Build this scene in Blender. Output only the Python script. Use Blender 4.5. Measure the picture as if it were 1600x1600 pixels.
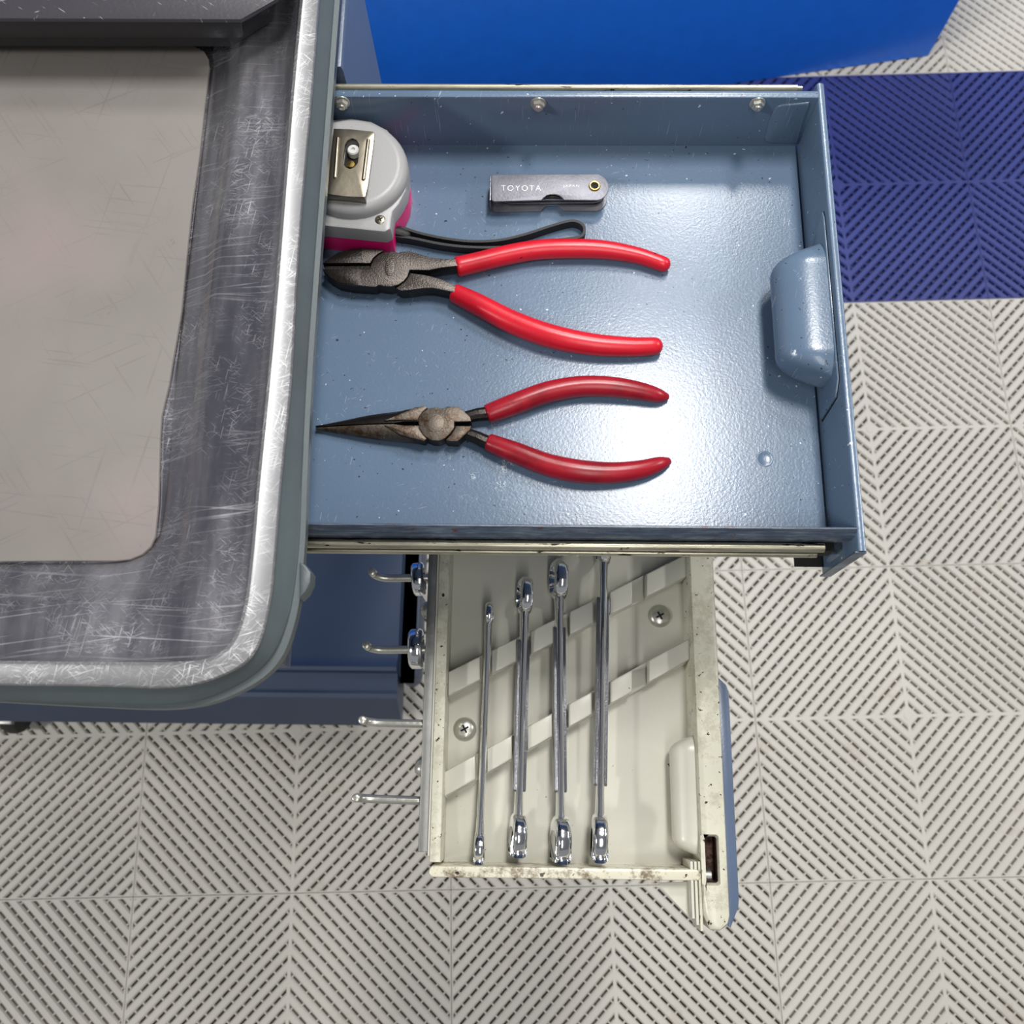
import bpy, bmesh, math, random
from mathutils import Vector, Matrix, noise
random.seed(7)
S = bpy.context.scene
for o in list(bpy.data.objects): bpy.data.objects.remove(o)
COL = S.collection

# ---------------------------------------------------------------- camera, world, lights, exposure
CAM = Vector((-0.3112, 0.12257, 1.27235)); FPX = 1480.0
RW = Matrix(((0.9998634343, 0.0117488904, -0.0116222329), (-0.0081677225, 0.962684134, 0.2705042449), (0.0143666637, -0.2703723761, 0.962648626)))
cd = bpy.data.cameras.new('camera'); cam = bpy.data.objects.new('camera', cd); COL.objects.link(cam)
cam.matrix_world = Matrix.Translation(CAM) @ RW.transposed().to_4x4()
cd.sensor_width = 36; cd.sensor_height = 36; cd.sensor_fit = 'HORIZONTAL'; cd.lens = FPX / 1600 * 36
cd.clip_start = .01; cd.clip_end = 50
cd.dof.use_dof = True; cd.dof.focus_distance = .56; cd.dof.aperture_fstop = 14
S.camera = cam
w = bpy.data.worlds.new('world'); S.world = w; w.use_nodes = True
w.node_tree.nodes['Background'].inputs[0].default_value = (.93, .96, 1, 1)
w.node_tree.nodes['Background'].inputs[1].default_value = .26
def light(name, loc, sx, sy, power, col=(1, .985, .96)):
    l = bpy.data.lights.new(name, 'AREA'); l.shape = 'RECTANGLE'; l.size = sx; l.size_y = sy; l.energy = power; l.color = col
    o = bpy.data.objects.new(name, l); COL.objects.link(o); o.location = loc; return o
light('panel_light_near', (0.0, .96, 2.6), .26, .5, 27)
light('panel_light_far', (.12, 1.85, 2.6), .26, .42, 22)
light('panel_light_right', (1.9, .96, 2.6), .26, .42, 30)
light('panel_light_right_far', (1.9, 1.85, 2.6), .26, .42, 14)
light('fill_light_left', (-2.3, -.5, 2.6), .26, .42, 40)  # added fill that brightens the near left floor
light('streak_light_front', (-.1, -.7, 2.6), .2, 1.3, 11)  # added strip, lengthened so its reflection streaks the wrench shanks
S.view_settings.view_transform = 'Standard'; S.view_settings.look = 'None'
S.view_settings.exposure = -0.12; S.view_settings.gamma = 1; S.view_settings.use_curve_mapping = False

# ---------------------------------------------------------------- picture point -> world point at a known height / on a known plane
def _ray(px, py): return RW.transposed() @ Vector(((px - 800) / FPX, (800 - py) / FPX, -1))
def at(px, py, z):
    d = _ray(px, py); return CAM + d * ((z - CAM.z) / d.z)
def aty(px, py, y):
    d = _ray(px, py); return CAM + d * ((y - CAM.y) / d.y)
def A2(lst, z): return [tuple(at(x, y, z)[:2]) for x, y in lst]
MM = .001

# ---------------------------------------------------------------- materials
class NT:
    def __init__(s, name):
        s.m = bpy.data.materials.new(name); s.m.use_nodes = True; s.t = s.m.node_tree; s.n = s.t.nodes
        s.b = s.n['Principled BSDF']; s.tc = s.n.new('ShaderNodeTexCoord')
    def link(s, a, b): s.t.links.new(a, b)
    def noise(s, scale, detail=4, rough=.6, stretch=None, rot=0, loc=(0, 0, 0)):
        n = s.n.new('ShaderNodeTexNoise'); n.inputs['Scale'].default_value = scale; n.inputs['Detail'].default_value = detail; n.inputs['Roughness'].default_value = rough
        mp = s.n.new('ShaderNodeMapping'); s.link(s.tc.outputs['Object'], mp.inputs[0])
        mp.inputs['Location'].default_value = loc
        src = mp.outputs[0]
        if stretch:
            mp.inputs['Rotation'].default_value = (0, 0, rot)
            m2 = s.n.new('ShaderNodeMapping'); m2.inputs['Scale'].default_value = stretch; s.link(src, m2.inputs[0]); src = m2.outputs[0]
        s.link(src, n.inputs['Vector']); return n.outputs[0]
    def ramp(s, src, a, b, ca=0, cb=1):
        r = s.n.new('ShaderNodeMapRange'); r.inputs[1].default_value = a; r.inputs[2].default_value = b; r.inputs[3].default_value = ca; r.inputs[4].default_value = cb
        s.link(src, r.inputs[0]); return r.outputs[0]
    def math(s, op, a, b):
        m = s.n.new('ShaderNodeMath'); m.operation = op; m.use_clamp = False
        for i, v in enumerate((a, b)):
            if isinstance(v, (int, float)): m.inputs[i].default_value = v
            else: s.link(v, m.inputs[i])
        return m.outputs[0]
    def mix(s, f, a, b):
        m = s.n.new('ShaderNodeMix'); m.data_type = 'RGBA'
        for i, v in ((0, f), (6, a), (7, b)):
            if isinstance(v, tuple): m.inputs[i].default_value = (*v, 1) if len(v) == 3 else v
            elif isinstance(v, (int, float)): m.inputs[i].default_value = v
            else: s.link(v, m.inputs[i])
        return m.outputs[2]
    def set(s, **k):
        for a, v in k.items():
            i = s.b.inputs[{'color': 'Base Color', 'rough': 'Roughness', 'metal': 'Metallic', 'spec': 'Specular IOR Level', 'coat': 'Coat Weight', 'coatr': 'Coat Roughness', 'sheen': 'Sheen Weight', 'sss': 'Subsurface Weight'}[a]]
            if isinstance(v, tuple): i.default_value = (*v, 1)
            elif isinstance(v, (int, float)): i.default_value = v
            else: s.link(v, i)
    def bump(s, h, strength, dist=.001):
        b = s.n.new('ShaderNodeBump'); b.inputs['Strength'].default_value = strength; b.inputs['Distance'].default_value = dist
        s.link(h, b.inputs['Height']); s.link(b.outputs[0], s.b.inputs['Normal'])
    def scratches(s, dens=.66, angs=(.3, 1.2, 2.2), sc=(900, 14), seed=0):
        out = None
        for i, a in enumerate(angs):
            n = s.noise(1, 1, .4, (sc[0] * (1 + .2 * i), sc[1] * (1 + .35 * i), 30), a, (seed + i * .37, i * .21, 0))
            r = s.ramp(n, dens, dens + .04)
            out = r if out is None else s.math('MAXIMUM', out, r)
        # broken up so they come in patches
        patch = s.ramp(s.noise(26, 3, .6, None, 0, (seed, 1, 2)), .4, .62)
        return s.math('MULTIPLY', out, patch)
def srgb(r, g, b):
    f = lambda c: (c / 255) / 12.92 if c / 255 <= .04045 else ((c / 255 + .055) / 1.055) ** 2.4
    return (f(r), f(g), f(b))
def simple(name, col, rough, metal=0, spec=.5, bump=0, bscale=600, var=.0, coat=0):
    k = NT(name); k.set(rough=rough, metal=metal, spec=spec, coat=coat)
    if var:
        v = k.noise(40, 4, .6); k.set(color=k.mix(k.ramp(v, .3, .7), tuple(c * (1 - var) for c in col), tuple(min(1, c * (1 + var)) for c in col)))
    else: k.set(color=col)
    if bump: k.bump(k.noise(bscale, 3, .5), bump, .0005)
    return k.m
# blue grey enamel, orange peel, small pale scratches
def enamel(name, col, scr=True, rough=.23, chipcol=(.05, .03, .025), chips=.71):
    k = NT(name); base = k.mix(k.ramp(k.noise(9, 3, .5), .3, .7), tuple(c * .93 for c in col), tuple(c * 1.06 for c in col))
    if scr:
        base = k.mix(k.math('MULTIPLY', k.scratches(.73, (.2, 1.3, 2.4, .9), (1100, 90)), .4), base, (.55, .62, .7))
        base = k.mix(k.ramp(k.noise(420, 1, .5), .755, .77), base, (.03, .035, .045))
        base = k.mix(k.ramp(k.noise(330, 1, .5, None, 0, (4, 2, 1)), .765, .78), base, (.6, .66, .74))
    k.set(color=base, rough=k.ramp(k.noise(12, 2, .5), .3, .7, rough - .02, rough + .02), spec=.5)
    k.bump(k.noise(750, 2, .5), .17, .0004); return k.m
M = {}
def scuffed():
    m = enamel('scuffed_blue_grey_enamel', srgb(98, 119, 143)); t = m.node_tree; b = t.nodes['Principled BSDF']; k = NT.__new__(NT); k.m = m; k.t = t; k.n = t.nodes; k.b = b; k.tc = [n for n in t.nodes if n.type == 'TEX_COORD'][0]
    src = b.inputs['Base Color'].links[0].from_socket; out = None
    for loc in ((0, 0, 0), (3, 1, 5)):
        n = k.noise(150, 2, .5, None, 0, loc); a = k.math('ABSOLUTE', k.math('SUBTRACT', n, .5), 0); r = k.ramp(a, .004, .012, 1, 0); out = r if out is None else k.math('MAXIMUM', out, r)
    out = k.math('MULTIPLY', out, k.ramp(k.noise(90, 2, .5, None, 0, (9, 4, 0)), .5, .58))
    d = t.nodes.new('ShaderNodeVectorMath'); d.operation = 'DISTANCE'; t.links.new(k.tc.outputs['Object'], d.inputs[0]); c = at(775, 722, .77) - Vector((-.75, .38, 0)); d.inputs[1].default_value = c
    g = k.ramp(d.outputs['Value'], .012, .034, 1, 0); k.set(color=k.mix(k.math('MULTIPLY', k.math('MULTIPLY', out, g), .75), src, (.62, .68, .72))); return m
M['bluefloor'] = scuffed()
M['blue'] = enamel('blue_grey_enamel', srgb(98, 119, 143))
M['blueshaded'] = enamel('shaded_blue_grey_enamel', srgb(52, 66, 90), False, .42)  # darker copy of the cart enamel, shade under the tray put into its colour
M['blueside'] = enamel('blue_grey_enamel_side', srgb(92, 108, 134), False, .3)
# worn lip enamel: rust brown specks
k = NT('worn_blue_grey_enamel'); b0 = k.mix(k.ramp(k.noise(60, 4, .7, (1, 30, 1), 0), .45, .7), srgb(66, 78, 98), srgb(118, 132, 146))
b0 = k.mix(k.ramp(k.noise(160, 4, .7, (.5, 1.6, 1), 0), .63, .66), b0, srgb(96, 50, 42)); k.set(color=b0, rough=.33); k.bump(k.noise(500, 3, .5), .2, .0004); M['blueworn'] = k.m
# cream enamel with chips
def cream(name, col, chips, dirt=.0):
    k = NT(name); b = k.mix(k.ramp(k.noise(14, 4, .6), .35, .7), tuple(c * .9 for c in col), col)
    if dirt: b = k.mix(k.math('MULTIPLY', k.ramp(k.noise(60, 6, .8, None, 0, (3, 1, 0)), .48, .6), dirt), b, srgb(120, 105, 82))
    if chips: b = k.mix(k.ramp(k.noise(230, 4, .65), chips, chips + .012), b, srgb(52, 34, 28))
    k.set(color=b, rough=.3); k.bump(k.noise(350, 3, .5), .12, .0004); return k.m
M['cream'] = cream('cream_enamel', srgb(212, 210, 196), .72)
M['creamchip'] = cream('chipped_cream_enamel', srgb(216, 214, 194), .645, .3)
M['creamdirt'] = cream('dirty_cream_enamel', srgb(222, 217, 195), .66, .95)
k = NT('rusty_steel'); k.set(color=k.mix(k.ramp(k.noise(220, 5, .7), .4, .62), srgb(40, 24, 20), srgb(112, 82, 70)), rough=.8, metal=.2); k.bump(k.noise(500, 4, .6), .5, .0006); M['rust'] = k.m
# scratched stainless
k = NT('scratched_stainless'); sc = k.scratches(.69, (.15, 1.25, 2.3, .75, 1.75), (2400, 60)); sc2 = k.scratches(.66, (1.5, 1.62, 1.42), (900, 8), 5)
haze = k.ramp(k.noise(16, 5, .65, (1.6, .35, 1), 0), .38, .7)
s_ = k.math('MULTIPLY', k.math('MAXIMUM', sc, k.math('MULTIPLY', sc2, .7)), .55)
k.set(color=k.mix(s_, k.mix(haze, srgb(140, 139, 148), srgb(196, 194, 198)), (.95, .95, .96)), metal=.88, rough=k.math('ADD', k.ramp(haze, 0, 1, .2, .4), k.math('MULTIPLY', s_, .3)))
k.bump(k.math('ADD', s_, k.math('MULTIPLY', k.noise(60, 3, .5), .5)), .16, .0003); M['steel'] = k.m
k = NT('rim_steel'); sc = k.scratches(.67, (.15, 1.25, 2.3, .75, 1.75), (2200, 50), 3)
k.set(color=k.mix(sc, srgb(150, 150, 152), (.85, .85, .85)), metal=.5, rough=k.math('ADD', k.math('MULTIPLY', sc, .2), .36)); k.bump(sc, .12, .0003); M['rim'] = k.m
k = NT('taupe_mat'); b = k.mix(k.ramp(k.noise(7, 5, .6), .3, .7), srgb(123, 118, 113), srgb(134, 129, 125))
b = k.mix(k.math('MULTIPLY', k.scratches(.66, (.2, 1.1, 1.7, 2.5), (420, 9), 8), .3), b, srgb(96, 90, 85))
b = k.mix(k.math('MULTIPLY', k.ramp(k.noise(38, 6, .8, None, 0, (7, 3, 0)), .66, .72), .7), b, srgb(84, 74, 68))
b = k.mix(k.ramp(k.noise(10, 2, .5, None, 0, (1, 8, 0)), .5, .8, 0, .35), b, srgb(168, 146, 146)); k.set(color=b, rough=.55, spec=.35); M['mat'] = k.m
M['rubber'] = simple('grey_rubber', srgb(86, 96, 99), .42, var=.08, bump=.15)
M['black'] = simple('black_plastic', (.012, .012, .014), .38, bump=.2)
M['blackrub'] = simple('black_rubber', (.02, .02, .02), .6)
k = NT('black_coated_steel'); k.set(color=k.mix(k.math('MAXIMUM', k.scratches(.73, (.3, 1.2, 2.2), (1100, 60), 2), k.ramp(k.noise(240, 2, .5), .73, .75)), srgb(62, 60, 66), (.6, .6, .62)), rough=.42); k.bump(k.noise(500, 3, .5), .25, .0004); M['coat'] = k.m
M['zinc'] = simple('zinc_steel', srgb(196, 195, 186), .3, .7, var=.12, bump=.25, bscale=300)
k = NT('rail_zinc'); b = k.mix(k.ramp(k.noise(50, 5, .7, (.25, 3, 3), 0), .4, .62), srgb(205, 200, 178), srgb(150, 146, 128)); b = k.mix(k.ramp(k.noise(140, 4, .7, (.4, 2.2, 1), 0), .6, .64), b, srgb(42, 38, 32)); k.set(color=b, metal=.8, rough=.34); M['rail'] = k.m
M['galv'] = simple('galvanised_steel', srgb(150, 150, 146), .42, .85, var=.2, bump=.3, bscale=200)
M['chrome'] = simple('chrome', (.9, .91, .93), .12, 1, bump=.04, bscale=400)
M['satin'] = simple('satin_steel', (.27, .27, .29), .3, .8, var=.3, bump=.35, bscale=900)
M['gauge'] = simple('brushed_gauge_steel', srgb(128, 128, 136), .46, .35, var=.25, bump=.3, bscale=700)
M['clip'] = simple('nickel_clip', srgb(158, 150, 134), .36, 1, var=.2, bump=.12, bscale=300)
M['brass'] = simple('brass', srgb(196, 166, 96), .25, 1)
M['hole'] = simple('recess_shade', (.006, .006, .006), .8)  # near-black colour paints the shade inside gaps, bores and recesses
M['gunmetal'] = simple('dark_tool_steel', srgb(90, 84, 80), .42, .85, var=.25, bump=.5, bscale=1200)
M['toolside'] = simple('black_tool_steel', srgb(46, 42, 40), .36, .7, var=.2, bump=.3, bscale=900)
k = NT('rust_stained_steel'); b = k.mix(k.ramp(k.noise(110, 5, .75), .46, .62), srgb(104, 95, 86), srgb(70, 50, 32)); k.set(color=b, metal=.7, rough=.46); k.bump(k.noise(900, 3, .5), .4, .0004); M['ruststeel'] = k.m
def vinyl(name, c, dark):
    k = NT(name); b = k.mix(k.ramp(k.noise(30, 5, .7), .5, .75, 0, dark), c, tuple(x * .25 for x in c)); b = k.mix(k.ramp(k.noise(300, 2, .5), .745, .76), b, (.02, .01, .01))
    k.set(color=b, rough=.3, spec=.5); k.bump(k.noise(160, 3, .5), .08, .0006); return k.m
M['red'] = vinyl('bright_red_vinyl', (.68, .012, .03), .25); M['reddark'] = vinyl('grimy_red_vinyl', (.36, .008, .02), .75)
M['greyplastic'] = simple('grey_plastic', srgb(168, 168, 168), .36, bump=.12, bscale=900)
M['pink'] = simple('hot_pink_plastic', srgb(228, 30, 120), .35)
M['strap'] = simple('black_strap', (.016, .016, .017), .55, bump=.3, bscale=800)
M['white'] = simple('white_plastic', srgb(215, 215, 212), .35)
M['bigblue'] = simple('bright_blue_paint', srgb(26, 118, 236), .34, var=.05)
def tilemat(name, col, stain):
    k = NT(name); b = k.mix(k.ramp(k.noise(5, 4, .6), .35, .7), tuple(c * .9 for c in col), col)
    if stain: b = k.mix(k.ramp(k.noise(11, 6, .75, None, 0, (5, 0, 0)), .6, .78, 0, .55), b, srgb(150, 128, 100))
    k.set(color=b, rough=.48); return k.m
M['tile'] = tilemat('pale_floor_plastic', srgb(206, 202, 192), True)
M['tileblue'] = tilemat('navy_floor_plastic', srgb(46, 58, 128), False)
M['slab'] = simple('dark_floor_base', srgb(125, 122, 108), .8)
M['ink'] = simple('engraved_letter', (.9, .9, .88), .5, .3)

# ---------------------------------------------------------------- object helpers
OFF = {}
def thing(name, label, cat, loc, group=None):
    o = bpy.data.objects.new(name, None); COL.objects.link(o); o.location = loc; o.empty_display_size = .02
    o['label'] = label; o['category'] = cat
    if group: o['group'] = group
    OFF[o.name] = Vector(loc); return o
def mk(name, bm, mat, parent=None, smooth=35, label=None, cat=None, kind=None, group=None, base=None):
    me = bpy.data.meshes.new(name)
    if parent is not None: off = OFF[parent.name]
    else:
        if base is None:
            xs = [v.co for v in bm.verts]; n = len(xs)
            base = Vector((sum(v.x for v in xs) / n, sum(v.y for v in xs) / n, min(v.z for v in xs)))
        off = Vector(base)
    bmesh.ops.recalc_face_normals(bm, faces=bm.faces)
    for v in bm.verts: v.co -= off
    for f in bm.faces: f.smooth = smooth > 0
    bm.to_mesh(me); bm.free()
    if smooth: me.set_sharp_from_angle(angle=math.radians(smooth))
    for m in (mat if isinstance(mat, list) else [mat]): me.materials.append(m)
    o = bpy.data.objects.new(name, me); COL.objects.link(o)
    if parent is not None: o.parent = parent
    else: o.location = off
    OFF[o.name] = off
    if label: o['label'] = label
    if cat: o['category'] = cat
    if kind: o['kind'] = kind
    if group: o['group'] = group
    return o
def bm_(): return bmesh.new()
def ident(x, y, z): return (x, y, z)
def area2(p): return sum(p[i][0] * p[(i + 1) % len(p)][1] - p[(i + 1) % len(p)][0] * p[i][1] for i in range(len(p)))
def inset(p, d):
    n = len(p); out = []; sg = 1 if area2(p) > 0 else -1
    for i in range(n):
        a, b, c = p[i - 1], p[i], p[(i + 1) % n]
        e1 = Vector((b[0] - a[0], b[1] - a[1])).normalized(); e2 = Vector((c[0] - b[0], c[1] - b[1])).normalized()
        n1 = Vector((-e1.y, e1.x)) * sg; n2 = Vector((-e2.y, e2.x)) * sg
        m = n1 + n2
        if m.length < 1e-6: m = n1
        m.normalize(); q = max(.45, m.dot(n1)); out.append((b[0] + m.x * d / q, b[1] + m.y * d / q))
    return out
def rings(bm, rs, close=True, cap0=True, cap1=True):
    vs = [[bm.verts.new(c) for c in r] for r in rs]; n = len(vs[0])
    for a, b in zip(vs, vs[1:]):
        for i in range(n if close else n - 1):
            j = (i + 1) % n; bm.faces.new((a[i], a[j], b[j], b[i]))
    if cap0: bm.faces.new(vs[0])
    if cap1: bm.faces.new(list(reversed(vs[-1])))
    return vs
def prism(bm, pts, z0, z1, b=.0006, map=ident, both=False, seg=2):
    """solid with a rounded top edge from an outline"""
    lv = []
    if both and b:
        for k in range(seg, -1, -1):
            a = k / seg * math.pi / 2; lv.append((b * (1 - math.cos(a)), z0 + b * (1 - math.sin(a))))
    else: lv.append((0, z0))
    if b:
        for k in range(seg + 1):
            a = k / seg * math.pi / 2; lv.append((b * (1 - math.cos(a)), z1 - b + b * math.sin(a)))
    else: lv.append((0, z1))
    rs = []
    for d, z in lv:
        q = inset(pts, d) if d else pts
        rs.append([map(x, y, z) for x, y in q])
    rings(bm, rs); return bm
def box(bm, x0, x1, y0, y1, z0, z1, b=.0004):
    return prism(bm, [(x0, y0), (x1, y0), (x1, y1), (x0, y1)], z0, z1, b)
def sweep(bm, path, rad, n=14, flat=1.0, cap=True, dome=0.9):
    """tube along 3-D path; rad list; flat = vertical squash"""
    P = [Vector(p) for p in path]; N = len(P); rs = []
    def fr(i):
        t = (P[min(N - 1, i + 1)] - P[max(0, i - 1)]).normalized()
        up = Vector((0, 0, 1)) if abs(t.z) < .9 else Vector((0, 1, 0))
        s = t.cross(up).normalized(); u = s.cross(t).normalized(); return t, s, u
    def ring(c, s, u, r): return [c + s * math.cos(2 * math.pi * k / n) * r + u * math.sin(2 * math.pi * k / n) * r * flat for k in range(n)]
    if cap:
        t, s, u = fr(0)
        for a in (80, 50, 25): rs.append(ring(P[0] - t * rad[0] * dome * math.sin(math.radians(a)) * .35, s, u, rad[0] * math.cos(math.radians(a * .5))))
    for i in range(N):
        t, s, u = fr(i); rs.append(ring(P[i], s, u, rad[i]))
    if cap:
        t, s, u = fr(N - 1)
        for a in (25, 50, 75, 88): rs.append(ring(P[-1] + t * rad[-1] * dome * math.sin(math.radians(a)), s, u, rad[-1] * math.cos(math.radians(a))))
    rings(bm, rs); return bm
def catmull(pts, sub=5):
    out = []; n = len(pts); D = len(pts[0])
    for i in range(n - 1):
        p0, p1, p2, p3 = pts[max(0, i - 1)], pts[i], pts[i + 1], pts[min(n - 1, i + 2)]
        for k in range(sub):
            t = k / sub
            out.append(tuple(.5 * ((2 * p1[d]) + (-p0[d] + p2[d]) * t + (2 * p0[d] - 5 * p1[d] + 4 * p2[d] - p3[d]) * t * t + (-p0[d] + 3 * p1[d] - 3 * p2[d] + p3[d]) * t ** 3) for d in range(D)))
    out.append(tuple(pts[-1])); return out
def circ(cx, cy, r, n=24, a0=0, a1=360, ry=None):
    full = abs(a1 - a0) >= 360; m = n if full else n - 1
    return [(cx + r * math.cos(math.radians(a0 + (a1 - a0) * i / m)), cy + (ry or r) * math.sin(math.radians(a0 + (a1 - a0) * i / m))) for i in range(n)]
def rrect(x0, x1, y0, y1, r, n=5):
    out = []
    for cx, cy, a in ((x1 - r, y1 - r, 0), (x0 + r, y1 - r, 90), (x0 + r, y0 + r, 180), (x1 - r, y0 + r, 270)): out += circ(cx, cy, r, n, a, a + 90)
    return out
def ringplate(bm, outer, inner, z0, z1, b=0.0004, map=ident, c=None):
    """plate with a real hole; both outlines star shaped about c"""
    if c is None: c = (sum(p[0] for p in inner) / len(inner), sum(p[1] for p in inner) / len(inner))
    angs = sorted(set(round(math.atan2(p[1] - c[1], p[0] - c[0]), 5) for p in list(outer) + list(inner)))
    def cast(poly, a):
        dx, dy = math.cos(a), math.sin(a); best = None
        for i in range(len(poly)):
            x1, y1 = poly[i][0] - c[0], poly[i][1] - c[1]; x2, y2 = poly[(i + 1) % len(poly)][0] - c[0], poly[(i + 1) % len(poly)][1] - c[1]
            den = dx * (y2 - y1) - dy * (x2 - x1)
            if abs(den) < 1e-12: continue
            t = (x1 * (y2 - y1) - y1 * (x2 - x1)) / den; s = (x1 * dy - y1 * dx) / den
            if t > 0 and -1e-4 <= s <= 1 + 1e-4 and (best is None or t > best): best = t
        best = best or 1e-4
        return (c[0] + dx * best, c[1] + dy * best)
    def R(poly, z): return [map(*cast(poly, a), z) for a in angs]
    oi = inset(outer, b) if b else outer; ii = inset(inner, -b * .6) if b else inner
    rs = [R(inner, z0), R(outer, z0)] if not b else [R(inner, z0 + b), R(ii, z0), R(oi, z0), R(outer, z0 + b)]
    rs += ([R(outer, z1 - b), R(inset(outer, b * .3), z1 - b * .3), R(oi, z1), R(ii, z1), R(inner, z1 - b)] if b else [R(outer, z1), R(inner, z1)])
    vs = [[bm.verts.new(q) for q in r] for r in rs]; n = len(angs); m = len(vs)
    for k in range(m):
        a, d = vs[k], vs[(k + 1) % m]
        for i in range(n):
            j = (i + 1) % n
            try: bm.faces.new((a[i], a[j], d[j], d[i]))
            except ValueError: pass
    return bm
def profile_x(bm, prof, x0, x1, closed=True):
    rs = [[(x, y, z) for y, z in prof] for x in (x0, x1)]; rings(bm, rs, closed, closed, closed); return bm
def profile_y(bm, prof, y0, y1):
    rs = [[(x, y, z) for x, z in prof] for y in (y0, y1)]; rings(bm, rs); return bm
def lathe(bm, prof, c, axis='z', n=24):
    def mp(r, h, a):
        x, y = r * math.cos(a), r * math.sin(a)
        v = {'z': (x, y, h), 'y': (x, h, y), '-y': (x, -h, y), 'x': (h, x, y)}[axis]
        return (c[0] + v[0], c[1] + v[1], c[2] + v[2])
    rings(bm, [[mp(max(r, 1e-5), h, 2 * math.pi * i / n) for i in range(n)] for r, h in prof]); return bm
def cross_recess(bm, c, r, z, mapf=ident):
    t = r * .2
    pts = [(r, t), (t, t), (t, r), (-t, r), (-t, t), (-r, t), (-r, -t), (-t, -t), (-t, -r), (t, -r), (t, -t), (r, -t)]
    ca, sa = math.cos(.5), math.sin(.5)
    pts = [(c[0] + x * ca - y * sa, c[1] + x * sa + y * ca) for x, y in pts]
    prism(bm, pts, z - .0003, z, 0, mapf); return bm

# ================================================================ FLOOR: interlocking slotted tiles, each a piece of the floor
TH = math.radians(1.95)
U = Vector((math.cos(TH), math.sin(TH), 0)); V = Vector((-math.sin(TH), math.cos(TH), 0)); ORG = Vector((-.0012, .0002, 0)); TS = .4
bm = bm_(); box(bm, -2.6, 2.2, -1.6, 3.4, -.05, -.013, 0)
floor = mk('floor', bm, M['slab'], kind='structure', smooth=0, base=(0, 0, 0))
def tile_mesh():
    bm = bm_(); L = TS / 2; g = .0004; m = .0022; p = L / 11; sw = .0021
    for qx in (1, -1):
        for qy in (1, -1):
            def P(s, t, z):   # s = distance along diagonal family, t across
                u = (s + t) / 2; v = (s - t) / 2
                return (qx * u, qy * v, z)
            lo, hi = 2 * m, 2 * (L - m)
            def tmax(s): return max(0, min(s - 2 * m, 2 * (L - m) - s))
            edges = [lo] + [k * p for k in range(1, 22)] + [hi]
            for k in range(22):
                s0 = edges[k] + (sw if k else 0); s1 = edges[k + 1] - (sw if k < 21 else 0)
                if s1 <= s0: continue
                rows = [(s0, -.009), (s0, -.0017), (s0 + .0026, 0)]
                if s0 + .0026 < L < s1 - .0026: rows.append((L, 0))
                rows += [(s1 - .0026, 0), (s1, -.0017), (s1, -.009)]
                prev = None
                for s, z in rows:
                    t = tmax(s); cur = (bm.verts.new(P(s, -t, z)), bm.verts.new(P(s, t, z)))
                    if prev: bm.faces.new((prev[0], cur[0], cur[1], prev[1]))
                    prev = cur
            # small bridges across every slot
            for k in range(1, 22):
                s = k * p; t = tmax(s); pit = p; j0 = 0 if k % 2 else .5
                j = -int(t / pit) - 1 + j0
                while j * pit < t:
                    c = j * pit; j += 1
                    if abs(c) > t - .003: continue
                    h = .0011
                    a = [bm.verts.new(P(s - sw - .0016, c - h, -.0016)), bm.verts.new(P(s + sw + .0016, c - h, -.0016)), bm.verts.new(P(s + sw + .0016, c + h, -.0016)), bm.verts.new(P(s - sw - .0016, c + h, -.0016))]
                    b = [bm.verts.new((v.co.x, v.co.y, -.009)) for v in a]
                    bm.faces.new(a); bm.faces.new((a[0], a[1], b[1], b[0])); bm.faces.new((a[2], a[3], b[3], b[2]))
    # border bars round each quadrant
    def bar(x0, x1, y0, y1, z=0): 
        f = [bm.verts.new((x, y, z)) for x, y in ((x0, y0), (x1, y0), (x1, y1), (x0, y1))]; d = [bm.verts.new((v.co.x, v.co.y, -.012)) for v in f]
        bm.faces.new(f)
        for i in range(4): bm.faces.new((f[i], d[i], d[(i + 1) % 4], f[(i + 1) % 4]))
    bar(-L + g, L - g, -m, m); 
    for s in (1, -1):
        y0, y1 = sorted((s * m, s * (L - m))); bar(-m, m, y0, y1)
        y0, y1 = sorted((s * (L - m), s * (L - g))); bar(-L + g, L - g, y0, y1)
        for q in (1, -1):
            x0, x1 = sorted((q * (L - m), q * (L - g))); yy = sorted((s * m, s * (L - m))); bar(x0, x1, *yy)
    # hub in the middle, with eight little dark slots round it
    me_ = bmesh.ops.create_circle(bm, cap_ends=True, radius=.0052, segments=16, matrix=Matrix.Translation((0, 0, .0004)))
    me = bpy.data.meshes.new('floor_tile')
    bmesh.ops.recalc_face_normals(bm, faces=bm.faces)
    for f in bm.faces:
        if f.normal.z < 0 and abs(f.normal.z) > .3: f.normal_flip()
    bm.to_mesh(me); bm.free(); return me
tm = tile_mesh(); tm.materials.append(M['tile']); tb = tm.copy(); tb.name = 'floor_tile_navy'; tb.materials.clear(); tb.materials.append(M['tileblue'])
for i in range(-4, 3):
    for j in range(-2, 5):
        navy = (j == 2)
        o = bpy.data.objects.new('floor_tile', tb if navy else tm); COL.objects.link(o); o.parent = floor
        o.location = ORG + U * ((i + .5) * TS) + V * ((j + .5) * TS); o.rotation_euler = (0, 0, TH + (math.pi / 2) * random.randint(0, 3))
        if navy: o['label'] = 'navy blue slotted floor tile'

# ceiling over the bay (seen only in reflections)
bm = bm_(); box(bm, -2.6, 2.6, -2.4, 3.2, 2.75, 2.8, 0)
mk('ceiling', bm, simple('ceiling_paint', (.5, .5, .52), .8), kind='structure', smooth=0)

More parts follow.
